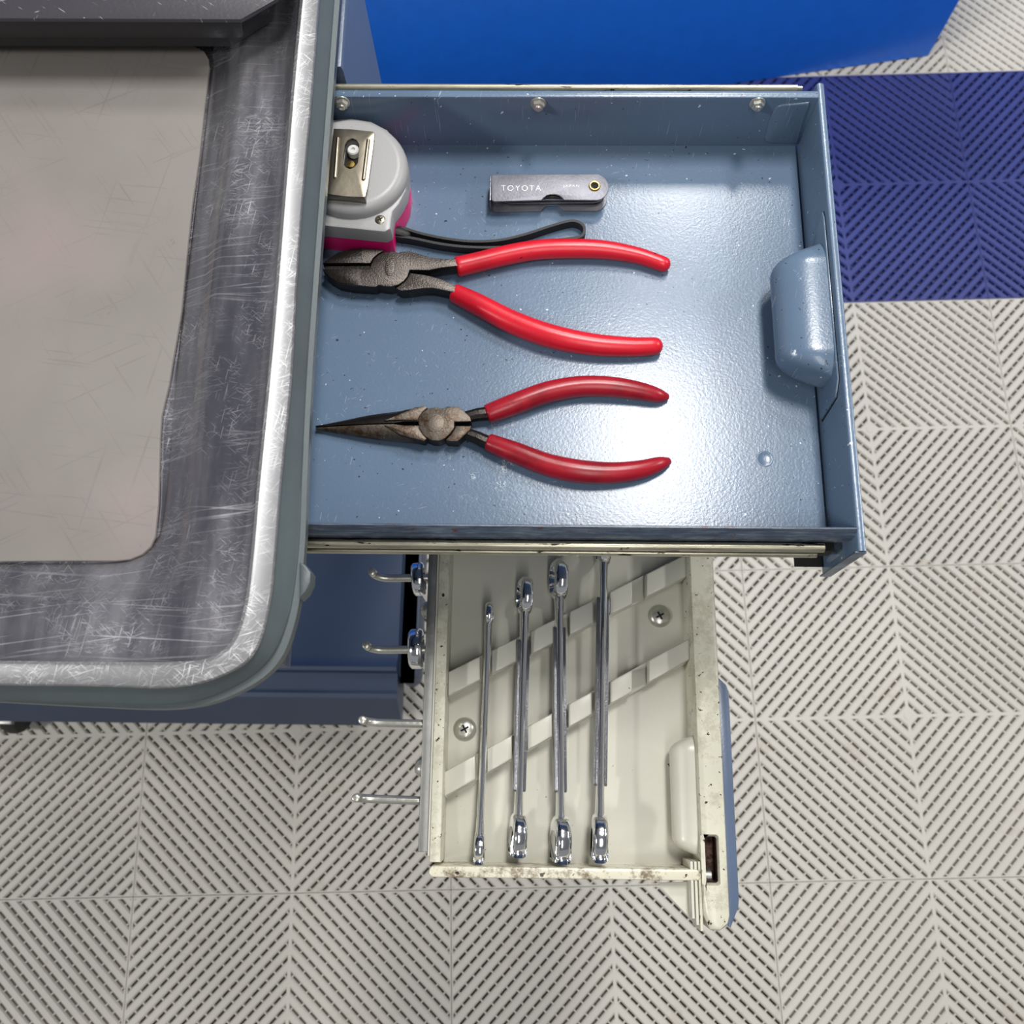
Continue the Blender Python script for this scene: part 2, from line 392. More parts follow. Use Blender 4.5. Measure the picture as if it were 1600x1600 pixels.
# ================================================================ BRIGHT BLUE CABINET behind
cab = thing('blue_cabinet', 'bright blue cabinet standing on the floor behind the cart', 'cabinet', (.328, 1.245, 0))
d1 = Vector((-1, -.17, 0)).normalized(); d2 = Vector((-.17, 1, 0)).normalized(); c0 = Vector((.328, 1.245, 0))
q = [c0, c0 + d1 * 1.5, c0 + d1 * 1.5 + d2 * .6, c0 + d2 * .6]
bm = bm_(); prism(bm, [(v.x, v.y) for v in q], .001, .70, .004); mk('cabinet_body', bm, M['bigblue'], cab)

# ================================================================ TOOL CART
cart = thing('tool_cart', 'blue grey steel tool cart with stainless top tray, rubber bumper and one open drawer', 'tool cart', (-.75, .38, 0))
K = {}
K['O'] = [(538,-40),(525,130),(512,300),(501,450),(491,600),(484,750),(480,860),(468,965),(437,1042),(365,1090),(281,1109),(150,1106),(0,1098),(-120,1093)]
K['B'] = [(525,-40),(512,130),(499,300),(488,450),(478,600),(471,750),(466,860),(450,965),(415,1037),(350,1080),(275,1100),(150,1099),(0,1093),(-120,1089)]
K['C'] = [(503,-40),(490,130),(475,300),(464,450),(456,600),(441,750),(432,862),(422,950),(398,1022),(345,1058),(270,1075),(150,1073),(0,1071),(-120,1070)]
K['D'] = [(477,-40),(461,130),(447,300),(435,450),(422,600),(407,750),(397,862),(386,950),(366,1005),(330,1033),(275,1039),(150,1039),(0,1037),(-120,1036)]
K['E'] = [(468,-40),(452,130),(438,300),(426,450),(413,600),(398,750),(388,862),(377,945),(358,997),(325,1022),(273,1029),(150,1029),(0,1028),(-120,1027)]
K['F'] = [(390,-40),(374,130),(354,300),(337,450),(321,600),(310,750),(297,850),(284,900),(264,925),(238,936),(200,939),(130,939),(0,939),(-120,939)]
K['G'] = [(365,-40),(350,130),(330,300),(312,450),(296,600),(281,750),(273,835),(265,858),(247,880),(222,893),(190,898),(130,900),(0,900),(-120,900)]
K['H'] = [(345,-40),(328,130),(308,300),(290,450),(274,600),(262,750),(252,825),(242,845),(226,862),(205,872),(180,878),(130,880),(0,880),(-120,880)]
def lerpk(a, b, t): return [(p[0] * (1 - t) + q[0] * t, p[1] * (1 - t) + q[1] * t) for p, q in zip(K[a], K[b])]
def kring(k, z, dz=0):
    pts = K[k] if isinstance(k, str) else k
    r = [at(x, y, z) + Vector((0, 0, dz)) for x, y in catmull(pts, 6)]
    # carry the rim on past the picture's edge to the tray's real far and left ends
    a = r[0]; e = r[-1]
    return [Vector((a.x - .004, .615, a.z))] + r + [Vector((-1.12, e.y, e.z))]
def strip(bm, rs): rings(bm, rs, False, False, False)
bm = bm_()
strip(bm, [kring('O', .836), kring('O', .836, .0085), kring(lerpk('O', 'B', .3), .8465), kring(lerpk('O', 'B', .93), .8475), kring('B', .8510), kring(lerpk('B', 'C', .10), .8518), kring(lerpk('B', 'C', .5), .8565), kring(lerpk('B', 'C', .9), .859), kring('C', .8605), kring(lerpk('C', 'D', .1), .8555)])
mk('rubber_bumper', bm, M['rubber'], cart, 50, label='grey rubber bumper round the tray')
bm = bm_()
strip(bm, [kring('C', .8603), kring(lerpk('C', 'D', .04), .8632), kring(lerpk('C', 'D', .12), .864), kring(lerpk('C', 'D', .85), .8643), kring('D', .8648), kring(lerpk('D', 'E', .5), .8632)])
mk('tray_rim', bm, M['rim'], cart, 50, label='bright worn stainless rim')
bm = bm_()
rr = [kring(lerpk('D', 'E', .5), .8632), kring('E', .8600), kring(lerpk('E', 'F', .12), .8592), kring(lerpk('E', 'F', .5), .8590), kring(lerpk('E', 'F', .93), .8592), kring('F', .8588), kring(lerpk('F', 'G', .35), .8565), kring(lerpk('F', 'G', .72), .8520), kring('G', .8510), kring(lerpk('G', 'H', .5), .8492), kring('H', .8470)]
strip(bm, rr)
h = kring('H', .8470); bm.faces.new([bm.verts.new(v) for v in h] + [bm.verts.new((-1.12, .615, .8470))])
mk('tray', bm, M['steel'], cart, 60)
# body under the tray: top plate, floor plate, back and front rails, leaving the drawer opening free
bm = bm_(); box(bm, -1.1, -.435, .175, .60, .822, .834); box(bm, -1.1, -.452, .185, .60, .70, .71); box(bm, -1.1, -.452, .185, .215, .7105, .8215); box(bm, -1.1, -.452, .53, .60, .7105, .8215)
mk('drawer_case', bm, M['blueshaded'], cart)
bm = bm_(); box(bm, -.4515, -.418, .5125, .606, .1345, .8215, .004); mk('corner_post', bm, M['blueside'], cart)
for ya_, yb_ in ((.53, .606), (.19, .26)):
    bm = bm_(); box(bm, -1.1, -1.05, ya_, yb_, .1345, .6995, .004); mk('corner_post', bm, M['blueside'], cart)
# lower shelf: pressed floor, raised front ridge, stepped skirt
def yz(py, z): return (at(500, py, z).y, z)
bm = bm_()
prof = [(.60, .138), (yz(1024, .138)[0], .138), yz(1036, .146), yz(1041, .150), yz(1047, .1485), yz(1051, .138), yz(1078, .130), yz(1083, .1325), yz(1090, .131), yz(1097, .122), (yz(1133, .07)[0], .075), (yz(1133, .07)[0] + .002, .070), (.60, .07)]
profile_x(bm, prof, -1.1, -.462)
sx = at(655, 1000, .13).x
pts = rrect(-.4625, sx, yz(1066, .13)[0], .60, .014)
prism(bm, pts, .075, .134, .003)
mk('lower_shelf', bm, M['blueshaded'], cart, 40)
bm = bm_(); p = at(609, 975, .138); lathe(bm, [(.0045, 0), (.0045, .0015), (.002, .003), (.0006, .002)], (p.x, p.y, .134)); mk('rivet', bm, M['zinc'], cart)
# casters
for n_, (cx, cy) in enumerate(((at(8, 1146, .05).x, .20), (-.50, .56), (-1.0, .56), (-.52, .26))):
    bm = bm_(); lathe(bm, [(.0, -.011), (.022, -.011), (.028, -.009), (.030, -.004), (.030, .004), (.028, .009), (.022, .011), (0, .011)], (cx, cy, .0305), 'x', 28)
    cw = mk('caster', bm, M['blackrub'], cart, 40)
    bm = bm_(); box(bm, cx - .016, cx + .016, cy - .02, cy + .02, .062, .0698, .001); mk('caster_plate', bm, M['galv'], cw)
# rubber nub on the bumper corner
bm = bm_(); prism(bm, A2([(470, 880), (479, 884), (488, 896), (487, 912), (480, 926), (470, 936)], .845), .838, .848, .001); mk('bumper_tab', bm, M['rubber'], cart)

# ---------------- open drawer (a part of the cart)
ZF = .77; XR = -.1455; XL = -.60
bm = bm_(); box(bm, XL, XR - .0016, .2456, .4991, ZF - .0015, ZF, 0)
drawer = mk('drawer', bm, M['bluefloor'], cart, 0, label='open drawer in glossy blue grey enamel')
XW = at(1262, 800, .812).x  # walls stop at the front panel
bm = bm_(); profile_x(bm, [(.4992, ZF), (.4992, .8105), (.4998, .8122), (.5012, .8128), (.5042, .8122), (.5048, .811), (.5048, .806), (.5038, .806), (.5038, .8105), (.5008, .8105), (.5002, ZF)], XL, XR)
mk('side_wall', bm, M['blue'], drawer, 40)
yo = at(900, 837, .807).y
bm = bm_(); profile_x(bm, [(.2455, ZF), (.2455, .8118), (.2450, .8127), (.2442, .8127), (.2434, .8110), (yo + .0012, .8085), (yo, .8070), (yo, .798), (yo + .001, .798), (yo + .0016, .8060), (.2446, .8070), (.2446, ZF)], XL, XR)
mk('side_wall', bm, M['blueworn'], drawer, 40, label='near side wall with rust chipped lip')
# front panel
bm = bm_(); YN = .2335; YFp = .5105
profile_y(bm, [(XR, .753), (XR, .8095), (XR + .0006, .8108), (XR + .0022, .8114), (XR + .0040, .8108), (XR + .0047, .8095), (XR + .0047, .753)], YN, YFp)
mk('front_panel', bm, M['blue'], drawer, 40)
bm = bm_(); box(bm, XR - .0012, XR + .0047, YN - .0008, YN, .752, .8100, .0003)
mk('panel_flange', bm, M['blueworn'], drawer)
bm = bm_(); box(bm, XR - .016, XR - .0001, YN + .004, YFp - .004, .755, .7565, .0003); mk('gap_shade_strip', bm, M['hole'], drawer)  # near-black strip added so the gap at the front panel looks shaded
# handle: pressed inward bulge with backing plate
def handle(parent, x0, yc, ly, zc, lz, d, mat, name='handle', sharp=.42):
    bm = bm_(); nu, nv = 44, 22; vs = []
    def f(u):
        t = max(0, min(1, (1 - abs(u)) / sharp)); return 1 - (1 - t) ** 2.4
    for i in range(nu + 1):
        row = []; u = -1 + 2 * i / nu
        for j in range(nv + 1):
            a = -math.pi / 2 + math.pi * j / nv
            row.append(bm.verts.new((x0 - d * f(u) * abs(math.cos(a)) ** .75, yc + u * ly, zc + lz * math.copysign(abs(math.sin(a)) ** .8, a) * (.55 + .45 * f(u)))))
        vs.append(row)
    for i in range(nu):
        for j in range(nv): bm.faces.new((vs[i][j], vs[i + 1][j], vs[i + 1][j + 1], vs[i][j + 1]))
    bmesh.ops.remove_doubles(bm, verts=bm.verts, dist=1e-6)
    return mk(name, bm, mat, parent, 60)
yt, yb = at(1285, 385, .795).y, at(1290, 600, .79).y
hd = handle(drawer, XR - .0006, (yt + yb) / 2, (yt - yb) / 2, .7905, .0150, .0275, M['blue'])
bm = bm_()
py0, py1 = at(1283, 340, .80).y, at(1275, 655, .775).y
prism(bm, [(py0, .805), (py0 - .004, .8062), (yb - .004, .8062), (yb - .012, .800), (py1, .7745), (py1 + .004, .7725), (yt, .7725), (yt + .004, .775)], 0, .0012, .0005, lambda y, z, t: (XR - t, y, z))
mk('handle_plate', bm, M['blue'], drawer, 40)
bm = bm_(); prism(bm, [(py0 + .0006, .8056), (py0 - .004, .8069), (yb - .0045, .8069), (yb - .0128, .8005), (py1 - .0012, .7738), (py1 + .002, .7715), (yt + .0005, .7715), (yt + .0048, .775)], 0, .0002, 0, lambda y, z, t: (XR - t, y, z))
mk('plate_joint', bm, M['hole'], drawer, 0)
# pressed tab at the far corner
YW = .4992
tabp = [(1264, 159), (1222, 162), (1212, 166), (1205, 178), (1194, 212), (1195, 218), (1203, 222), (1246, 223)]
bm = bm_(); prism(bm, [(aty(x, y, YW).x, aty(x, y, YW).z) for x, y in tabp], 0, .0012, .0009, lambda x, z, t: (x, YW - t, z)); mk('corner_tab', bm, M['blue'], drawer, 50)
# nuts with bolt ends
for px, py in ((534, 164), (841, 166), (1184, 166)):
    c = aty(px, py + 4, YW - .004); bm = bm_()
    hexp = [(c.x + .0037 * math.cos(math.radians(a)), c.z + .0037 * math.sin(math.radians(a))) for a in range(15, 375, 60)]
    prism(bm, hexp, 0, .0032, .0006, lambda x, z, t: (x, YW - t, z)); lathe(bm, [(.0046, 0), (.0046, .0006), (.003, .0008)], (c.x, YW, c.z), '-y', 20)
    lathe(bm, [(.0020, .0030), (.0020, .0046), (.0013, .0049), (.0002, .0045)], (c.x, YW, c.z), '-y', 14); mk('nut', bm, M['zinc'], drawer, 30)
# slide rails
bm = bm_(); xe = at(1253, 136, .811).x
def halfround(yc, zc, ry, rz, n=9, a0=-20, a1=200): return [(yc + ry * math.cos(math.radians(a0 + (a1 - a0) * i / (n - 1))), zc + rz * math.sin(math.radians(a0 + (a1 - a0) * i / (n - 1)))) for i in range(n)]
profile_x(bm, halfround(.5072, .8106, .0021, .0026), XL, xe - .003); profile_x(bm, halfround(.5072, .8104, .0014, .0020), xe - .0032, xe)
mk('slide_rail', bm, M['rail'], drawer, 50)
bm = bm_(); y1_ = at(900, 851, .799).y; xe = at(1290, 855, .80).x
profile_x(bm, halfround(y1_, .797, .0025, .0026), XL, xe)
y2_ = at(900, 862, .792).y; profile_x(bm, halfround(y2_, .790, .0016, .002), XL, at(1275, 862, .79).x)
mk('slide_rail', bm, M['rail'], drawer, 50)
bm = bm_(); box(bm, XL, XR - .006, y1_ - .001, .2440, .783, .7945, .0003); mk('rail_gap_shade', bm, M['hole'], drawer)  # near-black block stands in for the shade between wall and rail
# spot weld mark
p = at(1195, 717, ZF); bm = bm_(); lathe(bm, [(.0050, -.0002), (.0046, .00015), (.0041, .0002), (.0036, 0.0), (.0005, .00005)], (p.x, p.y, ZF), 'z', 26); mk('spot_weld', bm, M['blue'], drawer, 60)

# ================================================================ things on the tray
matp = [(-120, 70), (290, 71), (306, 73), (319, 80), (326, 92), (327, 105), (319, 169), (311, 244), (300, 319), (292, 394), (283, 487), (270, 562), (264, 600), (258, 624), (252, 650), (250, 680), (249, 712), (247, 787), (242, 838), (235, 854), (222, 866), (202, 874), (180, 876), (112, 876), (0, 877), (-120, 878)]
mp2 = [(at(x, y, .8495).x, at(x, y, .8495).y) for x, y in matp]; mp2 = [(-.98, mp2[0][1])] + mp2 + [(-.98, mp2[-1][1])]
bm = bm_(); prism(bm, mp2, .8478, .8495, .0004)
mk('tray_mat', bm, M['mat'], label='flat taupe grey mat with rounded corners lying in the stainless tray', cat='mat')
base = thing('black_stand', 'black scratched metal stand with chamfered corner at the far end of the tray mat', 'stand', (-.7, .56, .8600))
zt_ = .884
fr = [tuple(at(x, y, zt_)[:2]) for x, y in ((-120, 28), (376, 30), (432, -2), (462, -40))]
bm = bm_(); prism(bm, [(-.95, fr[0][1])] + fr + [(fr[-1][0], .60), (-.95, .60)], zt_ - .0022, zt_, .0005); mk('stand_plate', bm, M['coat'], base, 30)
ex = fr[1][0]
bm = bm_(); prism(bm, [(-.95, zt_ - .0023), (ex - .0005, zt_ - .0023), (ex - .0022, .8715), (ex - .0050, .8705), (-.95, .8705)], 0, .0020, .0004, lambda x, z, t: (x, fr[0][1] + .0022 - t, z))
mk('front_flange', bm, M['black'], base, 30)
bm = bm_(); prism(bm, [(-.95, fr[0][1] + .004), (ex - .012, fr[0][1] + .004), (ex + .008, fr[0][1] + .02), (ex + .008, .60), (-.95, .60)], .8605, zt_ - .0023, .001); mk('stand_body', bm, M['black'], base)

# ================================================================ things in the drawer
def grip(parent, cs, mat, zb=ZF, flat=1.0, dome=.9):
    pts = catmull([(x, y, r) for x, y, r in cs], 4); path = []; rad = []
    for x, y, r in pts:
        R_ = r / 2.93 * MM; c = at(x, y, zb + R_ * flat + .0002); path.append(c); rad.append(R_)
    bm = bm_(); sweep(bm, path, rad, 20, flat, True, dome); return mk('grip', bm, mat, parent, 60)
def metal(parent, name, polys, z0, z1, mats, b=.0007, label=None):
    bm = bm_()
    for p in polys: prism(bm, A2(p, z1), z0, z1, b)
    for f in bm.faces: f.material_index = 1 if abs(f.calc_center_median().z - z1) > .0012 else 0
    return mk(name, bm, mats, parent, 30, label=label)
# --- diagonal cutters
z1 = .7815; c = at(610, 420, ZF)
pl = thing('diagonal_pliers', 'diagonal cutting pliers with bright red grips, upper of the two pliers in the drawer', 'pliers', (c.x, c.y, ZF), 'red handled pliers in the drawer')
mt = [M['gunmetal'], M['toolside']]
discA = circ(609, 420, 29, 20, -60, 150)
halfA = [(504, 420), (577, 420), (580, 412), (584, 404), (592, 397), (600, 393), (612, 392.5), (622, 394), (627, 393), (640, 392), (654, 396), (674, 402), (693, 404), (716, 404), (716, 415), (690, 418), (670, 422), (640, 421.5), (637, 431), (631, 439), (622, 445), (610, 447.5), (600, 447), (592, 445), (587, 448), (568, 447), (552, 446), (529, 442), (515, 434), (507, 426)]
metal(pl, 'jaw', [halfA], .7725, z1, mt, label='dark steel jaw crossing over the pivot')
halfB1 = [(504, 411), (513, 404), (529, 394), (549, 389), (565, 387), (598, 389), (598, 392.5), (591, 396), (583, 403), (578.5, 411)]
halfB2 = [(618, 450), (624, 446), (632, 440), (638, 432), (641, 426), (663, 429), (677, 432), (693, 437), (712, 446), (712, 457), (677, 450), (662, 450), (640, 453), (627, 454)]
metal(pl, 'jaw', [halfB1, halfB2], .7725, z1 - .0001, mt)
for q_ in ([(504, 411.3), (513, 404), (529, 394), (549, 389), (566, 387), (565, 400), (566, 411)], [(504, 420), (566, 420), (563, 434), (566, 446.5), (552, 445.5), (529, 441.5), (515, 433.5), (507, 426)]):
    bm = bm_(); prism(bm, A2(q_, z1 + .0001), z1 - .0006, z1 + .0002, .0006); mk('ground_facet', bm, M['toolside'], pl, 40)
bm = bm_(); prism(bm, A2([(507, 413), (577, 412.5), (577, 418.5), (507, 419)], z1), .774, z1 - .0022, 0); mk('cutting_edge', bm, M['toolside'], pl)
bm = bm_(); cc = at(609, 418, z1); prism(bm, circ(cc.x, cc.y, .0031, 22, ry=.0056), z1 - .0002, z1 + .0003, .0003)
st = mk('pivot_stamp', bm, M['gunmetal'], pl, 50)
bm = bm_()
for i in range(7):
    for s in (-1, 1):
        yy = cc.y - .0042 + i * .0014; prism(bm, [(cc.x + s * .0011 - .0007, yy), (cc.x + s * .0011 + .0006, yy + .0002), (cc.x + s * .0011 + .0006, yy + .0006), (cc.x + s * .0011 - .0007, yy + .0005)], z1 + .0002, z1 + .0005, 0)
mk('stamp_relief', bm, M['ruststeel'], st, 0)
grip(pl, [(717, 416.5, 17.5), (745, 410, 17), (790, 399, 17), (835, 391, 17), (880, 388.5, 17), (940, 390, 16), (995, 399, 14), (1037, 413, 13)], M['red'])
grip(pl, [(712, 459, 16.5), (747, 476, 18.5), (800, 503, 19.5), (860, 525, 20), (925, 538, 18.5), (985, 542, 16.5), (1023, 541, 15)], M['red'])
# --- needle nose
c = at(690, 662, ZF); z2 = .7805
nn = thing('needle_nose_pliers', 'needle nose pliers with grimy dark red grips, lower of the two pliers in the drawer', 'pliers', (c.x, c.y, ZF), 'red handled pliers in the drawer')
def nose(sgn):
    # tapering half round jaw made of stations from tip to shoulder
    st = [(489, 2.5, 2.5), (530, 9.5, 5.0), (574, 17, 7.2), (615, 22, 8.2), (663, 27, 8.5)]
    bm = bm_(); rs = []
    for x, wpx, hh in catmull(st, 3):
        gap = 1.0 if x < 618 else 3.6; zt = ZF + .0015 + hh * MM * 1.0; flatw = max(.15, (x - 560) / 105) * wpx if x > 575 else wpx * .15
        prof = [(gap, zt), (gap + flatw * .9, zt), (gap + flatw * .9 + (wpx - flatw) * .55, zt - .0012 * hh / 8), (wpx, zt - .0035 * hh / 8), (wpx, zt - .0065 * hh / 8), (gap, zt - .0085 * hh / 8)]
        rs.append([tuple(at(x, 661 + sgn * w_, .7805)[:2]) + (z_,) for w_, z_ in prof])
    rings(bm, rs); return bm
n1 = mk('jaw', nose(-1), M['toolside'], nn, 40, label='long tapering dark jaw')
n2 = mk('jaw', nose(1), M['ruststeel'], nn, 40, label='long tapering rust stained jaw')
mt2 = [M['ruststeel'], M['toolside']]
up = [(600, 657), (648, 636), (664, 633.5), (668, 637), (661, 643), (655, 651), (653, 656), (618, 656)]
lo = [(600, 664), (618, 665.5), (653, 665.5), (656, 672), (662, 680), (667, 685), (663, 689), (650, 686), (625, 679)]
metal(nn, 'jaw_shoulder', [up, lo], .773, z2 + .0002, mt2)
disc = [(653, 657), (656, 649), (662, 642), (669, 637.5), (680, 636), (688, 637), (694, 637.5), (698, 634.5), (717, 635), (735, 651), (736.5, 658.5), (710, 659), (710, 668), (704, 677), (696, 684.5), (686, 688.5), (676, 688), (667, 684.5), (660, 678), (655, 669)]
metal(nn, 'pivot_block', [disc], .772, z2 + .0003, mt2)
metal(nn, 'pivot_block', [[(696, 687), (704, 679), (711, 668), (712, 665), (736.5, 665), (735, 671.5), (715, 689.5), (700, 689)]], .772, z2 + .0002, mt2)
bm = bm_(); cc = at(679, 661, z2); prism(bm, circ(cc.x, cc.y, .0054, 24), z2 + .0002, z2 + .00045, .0001); mk('rivet', bm, M['ruststeel'], nn, 50)
for a, b_ in (((728, 652), (764, 646)), ((724, 676), (765, 693))):
    bm = bm_(); r0 = .0038; sweep(bm, [at(*a, ZF + .0062), at((a[0] + b_[0]) / 2, (a[1] + b_[1]) / 2 - 1, ZF + .006), at(*b_, ZF + .0058)], [r0 * .9, r0, r0 * 1.08], 10); mk('tang', bm, M['toolside'], nn, 30)
grip(nn, [(764, 646, 16), (805, 631, 18), (855, 613, 18), (905, 604, 17.5), (955, 604.5, 17), (1000, 611, 15), (1028, 618, 12), (1040, 620, 7)], M['reddark'], dome=.8)
grip(nn, [(765, 692, 15), (805, 707, 17.5), (855, 726, 18.5), (905, 736.5, 19), (955, 739, 17.5), (1000, 734, 15.5), (1030, 725, 12), (1043, 721, 7)], M['reddark'], dome=.8)

# --- tape measure
c = at(553, 290, ZF)
tp = thing('tape_measure', 'round grey and hot pink tape measure with metal belt clip at the drawer mouth', 'tape measure', (c.x, c.y, ZF))
def tapeout(z, g=0):
    p = [(440, 205), (470, 196), (510, 187), (550, 184), (580, 189), (605, 202), (624, 224), (635, 248), (638, 272), (634, 298), (624, 318), (614, 330), (612, 340), (610, 357), (601, 362), (560, 358), (500, 352), (440, 346)]
    return inset(A2(p, z), -g)
bm = bm_(); prism(bm, tapeout(.797), .7855, .797, .0015); mk('upper_shell', bm, M['greyplastic'], tp, 40)
cc = at(553, 266, .804); bm = bm_()
prism(bm, inset(A2(circ(548, 258, 89, 48, ry=75), .803), 0), .790, .8045, .0062, seg=6); mk('shell_dome', bm, M['greyplastic'], tp, 60)
bm = bm_(); prism(bm, tapeout(.797, -.0006), ZF + .0003, .7855, .001); mk('lower_shell', bm, M['pink'], tp, 40, label='hot pink lower shell')
bm = bm_(); cc = at(594, 343, .7972); lathe(bm, [(.0030, 0), (.0030, .0003), (.0022, .0008), (.0004, .0009)], (cc.x, cc.y, .7968)); sc_ = mk('screw', bm, M['clip'], tp)
bm = bm_(); cross_recess(bm, (cc.x, cc.y), .0017, .79785); mk('screw_recess', bm, M['hole'], sc_, 0)
zc = .8105
bm = bm_(); slot = [(550, 216), (557, 219), (561, 226), (560.5, 240), (559, 254), (554, 261), (547, 264), (540, 261), (536, 254), (537, 240), (539, 226), (543, 219)]
ringplate(bm, A2([(521.5, 200.5), (552, 202), (583, 205.5), (585.5, 209), (582, 240), (575, 290), (571, 306), (569, 308), (540, 307), (511, 303), (510, 298), (515, 260), (519, 220)], zc), A2(slot, zc), zc - .001, zc, .0003)
clip = mk('belt_clip', bm, M['clip'], tp, 40, label='nickel belt clip')
for a, b_ in (((528, 216), (523.5, 277)), ((575.5, 219), (568, 280))):
    bm = bm_(); sweep(bm, [at(*a, zc), at((a[0] + b_[0]) / 2, (a[1] + b_[1]) / 2, zc), at(*b_, zc)], [.0011] * 3, 10, .9); mk('clip_rib', bm, M['clip'], clip)
a0, a1 = at(510, 303, zc), at(570, 308, zc); bm = bm_(); prism(bm, [(a0.x, a0.y), (a1.x, a1.y), (a1.x, a1.y + .004), (a0.x, a0.y + .004)], .8045, zc - .0008, .0003); mk('clip_bend', bm, M['clip'], clip); bm = bm_(); prism(bm, A2([(521.5, 200.5), (583, 205.5), (583, 211), (521, 206)], zc), .8045, zc - .0008, .0003); mk('clip_bend', bm, M['clip'], clip)
bm = bm_(); prism(bm, inset(A2(slot, zc), -.0006), .8046, .8048, 0); mk('slot_shade', bm, M['hole'], clip, 0)
bm = bm_(); cc = at(551.5, 233, .809); lathe(bm, [(.0034, 0), (.0034, .0035), (.0028, .0042), (.0012, .0042), (.0009, .003), (.0002, .003)], (cc.x, cc.y, .8049)); mk('clip_boss', bm, M['white'], clip)
bm = bm_(); cc = at(547.5, 255, .808); lathe(bm, [(.0029, 0), (.0029, .0015), (.0022, .0025), (.0003, .0027)], (cc.x, cc.y, .8049)); s2 = mk('screw', bm, M['brass'], clip)
# strap: a thin band standing on edge, doubled into a loop
pth = catmull([(598, 366), (640, 371), (690, 381), (740, 386), (800, 385), (860, 376), (900, 371), (911, 366), (913, 355), (905, 347), (890, 345), (860, 353), (820, 366), (780, 375), (740, 377), (700, 373), (660, 365), (630, 356), (606, 352)], 5)
bm = bm_(); zb_, zt2 = ZF + .0003, ZF + .0068; P3 = [at(x, y, zt2) for x, y in pth]; L_ = []; R_ = []
for i, p in enumerate(P3):
    t = (P3[min(i + 1, len(P3) - 1)] - P3[max(i - 1, 0)]); nrm = Vector((-t.y, t.x, 0)).normalized() * .0008; L_.append(p + nrm); R_.append(p - nrm)
rs = [[(l.x, l.y, zb_), (l.x, l.y, zt2), (r.x, r.y, zt2), (r.x, r.y, zb_)] for l, r in zip(L_, R_)]; rings(bm, rs)
mk('wrist_strap', bm, M['strap'], tp, 40, label='looped black wrist strap')
bm = bm_(); cc = at(628, 362, ZF + .006); sweep(bm, [at(602, 359, ZF + .008), at(618, 361, ZF + .007), at(636, 367, ZF + .0055)], [.003, .0034, .0024], 10, .9); mk('strap_knot', bm, M['strap'], tp)

# --- feeler gauge
c = at(855, 300, ZF)
fg = thing('feeler_gauge', 'small steel feeler gauge set with brass eyelet and folded blades', 'feeler gauge', (c.x, c.y, ZF))
gp = [(768, 275), (771, 273), (935, 272)] + [(930 + 21 * math.cos(math.radians(a)), 292.5 - 20.5 * math.sin(math.radians(a))) for a in range(75, -95, -17)] + [(882, 312), (878, 308), (874, 305), (868, 303.5), (860, 303.5), (854, 305), (849, 309), (846, 312.5), (772, 314.5), (768, 312)]
zg = .7822
bm = bm_(); prism(bm, A2(gp, zg), zg - .0009, zg, .0003); mk('cover_plate', bm, M['gauge'], fg, 40)
w0 = A2(gp, zg)
bm = bm_(); prism(bm, w0, ZF + .0003, ZF + .0012, .0003); mk('cover_plate', bm, M['gauge'], fg, 40)
bm = bm_(); x0, y0 = at(766, 274, zg)[:2]; x1, y1 = at(768, 313, zg)[:2]; box(bm, x0 - .0002, x0 + .0006, y1, y0, ZF + .0003, zg, .0004); mk('end_fold', bm, M['satin'], fg)
for i in range(6):
    zz = ZF + .0020 + i * .0015; dx = .0002 * i; rot = math.radians((.3, -.6, 1.0, -.2, .8, -.4)[i])
    pv = at(929, 291, zg); bl = [(pv.x + x, pv.y + y) for x, y in ([(6.5 * MM * math.cos(math.radians(a)), 6.5 * MM * math.sin(math.radians(a))) for a in range(-90, 91, 20)] + [(-.050 + dx * 5, .0063), (-.0555, .0045), (-.0555, -.0050), (-.050, -.0064)])]
    bl = [(pv.x + (x - pv.x) * math.cos(rot) - (y - pv.y) * math.sin(rot), pv.y + (x - pv.x) * math.sin(rot) + (y - pv.y) * math.cos(rot) - .0002) for x, y in bl]
    bl = [(x, y + math.radians(0)) for x, y in bl]
    bm = bm_(); prism(bm, bl, zz, zz + .0011, 0); mk('blade', bm, M['toolside'] if i % 2 else M['satin'], fg, 0)
cc = at(929, 291, zg)
bm = bm_(); lathe(bm, [(.0020, -.0105), (.0020, .0002), (.0024, .0009), (.0030, .0009), (.0035, .0003), (.0035, -.0004)], (cc.x, cc.y, zg), 'z', 26)
for f in list(bm.faces):
    if len(f.verts) > 4: bm.faces.remove(f)
mk('eyelet', bm, M['brass'], fg, 50, label='brass eyelet')
bm = bm_(); lathe(bm, [(.0019, -.002), (.0019, .0002), (.0001, .0002)], (cc.x, cc.y, zg), 'z', 20); mk('eyelet_bore_shade', bm, M['hole'], fg, 0)  # dark plug with the shade of the bore put into its colour
def text(word, px0, px1, py, z, parent, mat, hpx):
    cu = bpy.data.curves.new(word.lower() + '_lettering', 'FONT'); cu.body = word; cu.extrude = .00004; cu.size = 1; cu.offset = -.02; cu.align_x = 'LEFT'; cu.space_character = 1.25
    to = bpy.data.objects.new('tmp', cu); COL.objects.link(to); bpy.context.view_layer.update()
    me = bpy.data.meshes.new_from_object(to.evaluated_get(bpy.context.evaluated_depsgraph_get())); bpy.data.objects.remove(to)
    xs = [v.co.x for v in me.vertices]; ys = [v.co.y for v in me.vertices]; w_, h_ = max(xs) - min(xs), max(ys) - min(ys)
    a = at(px0, py, z); b = at(px1, py, z); hh = hpx / 2.96 * MM; x0, y0 = min(xs), min(ys); ux = (b - a) / w_
    for v in me.vertices:
        q = a + ux * (v.co.x - x0) + Vector((0, 1, 0)) * (hh * (v.co.y - y0) / h_) ; v.co = Vector((q.x, q.y, z + (.0001 if v.co.z > 0 else -.0001))) - OFF[parent.name]
    me.materials.append(mat); o = bpy.data.objects.new('lettering', me); COL.objects.link(o); o.parent = parent; OFF[o.name] = OFF[parent.name]; return o
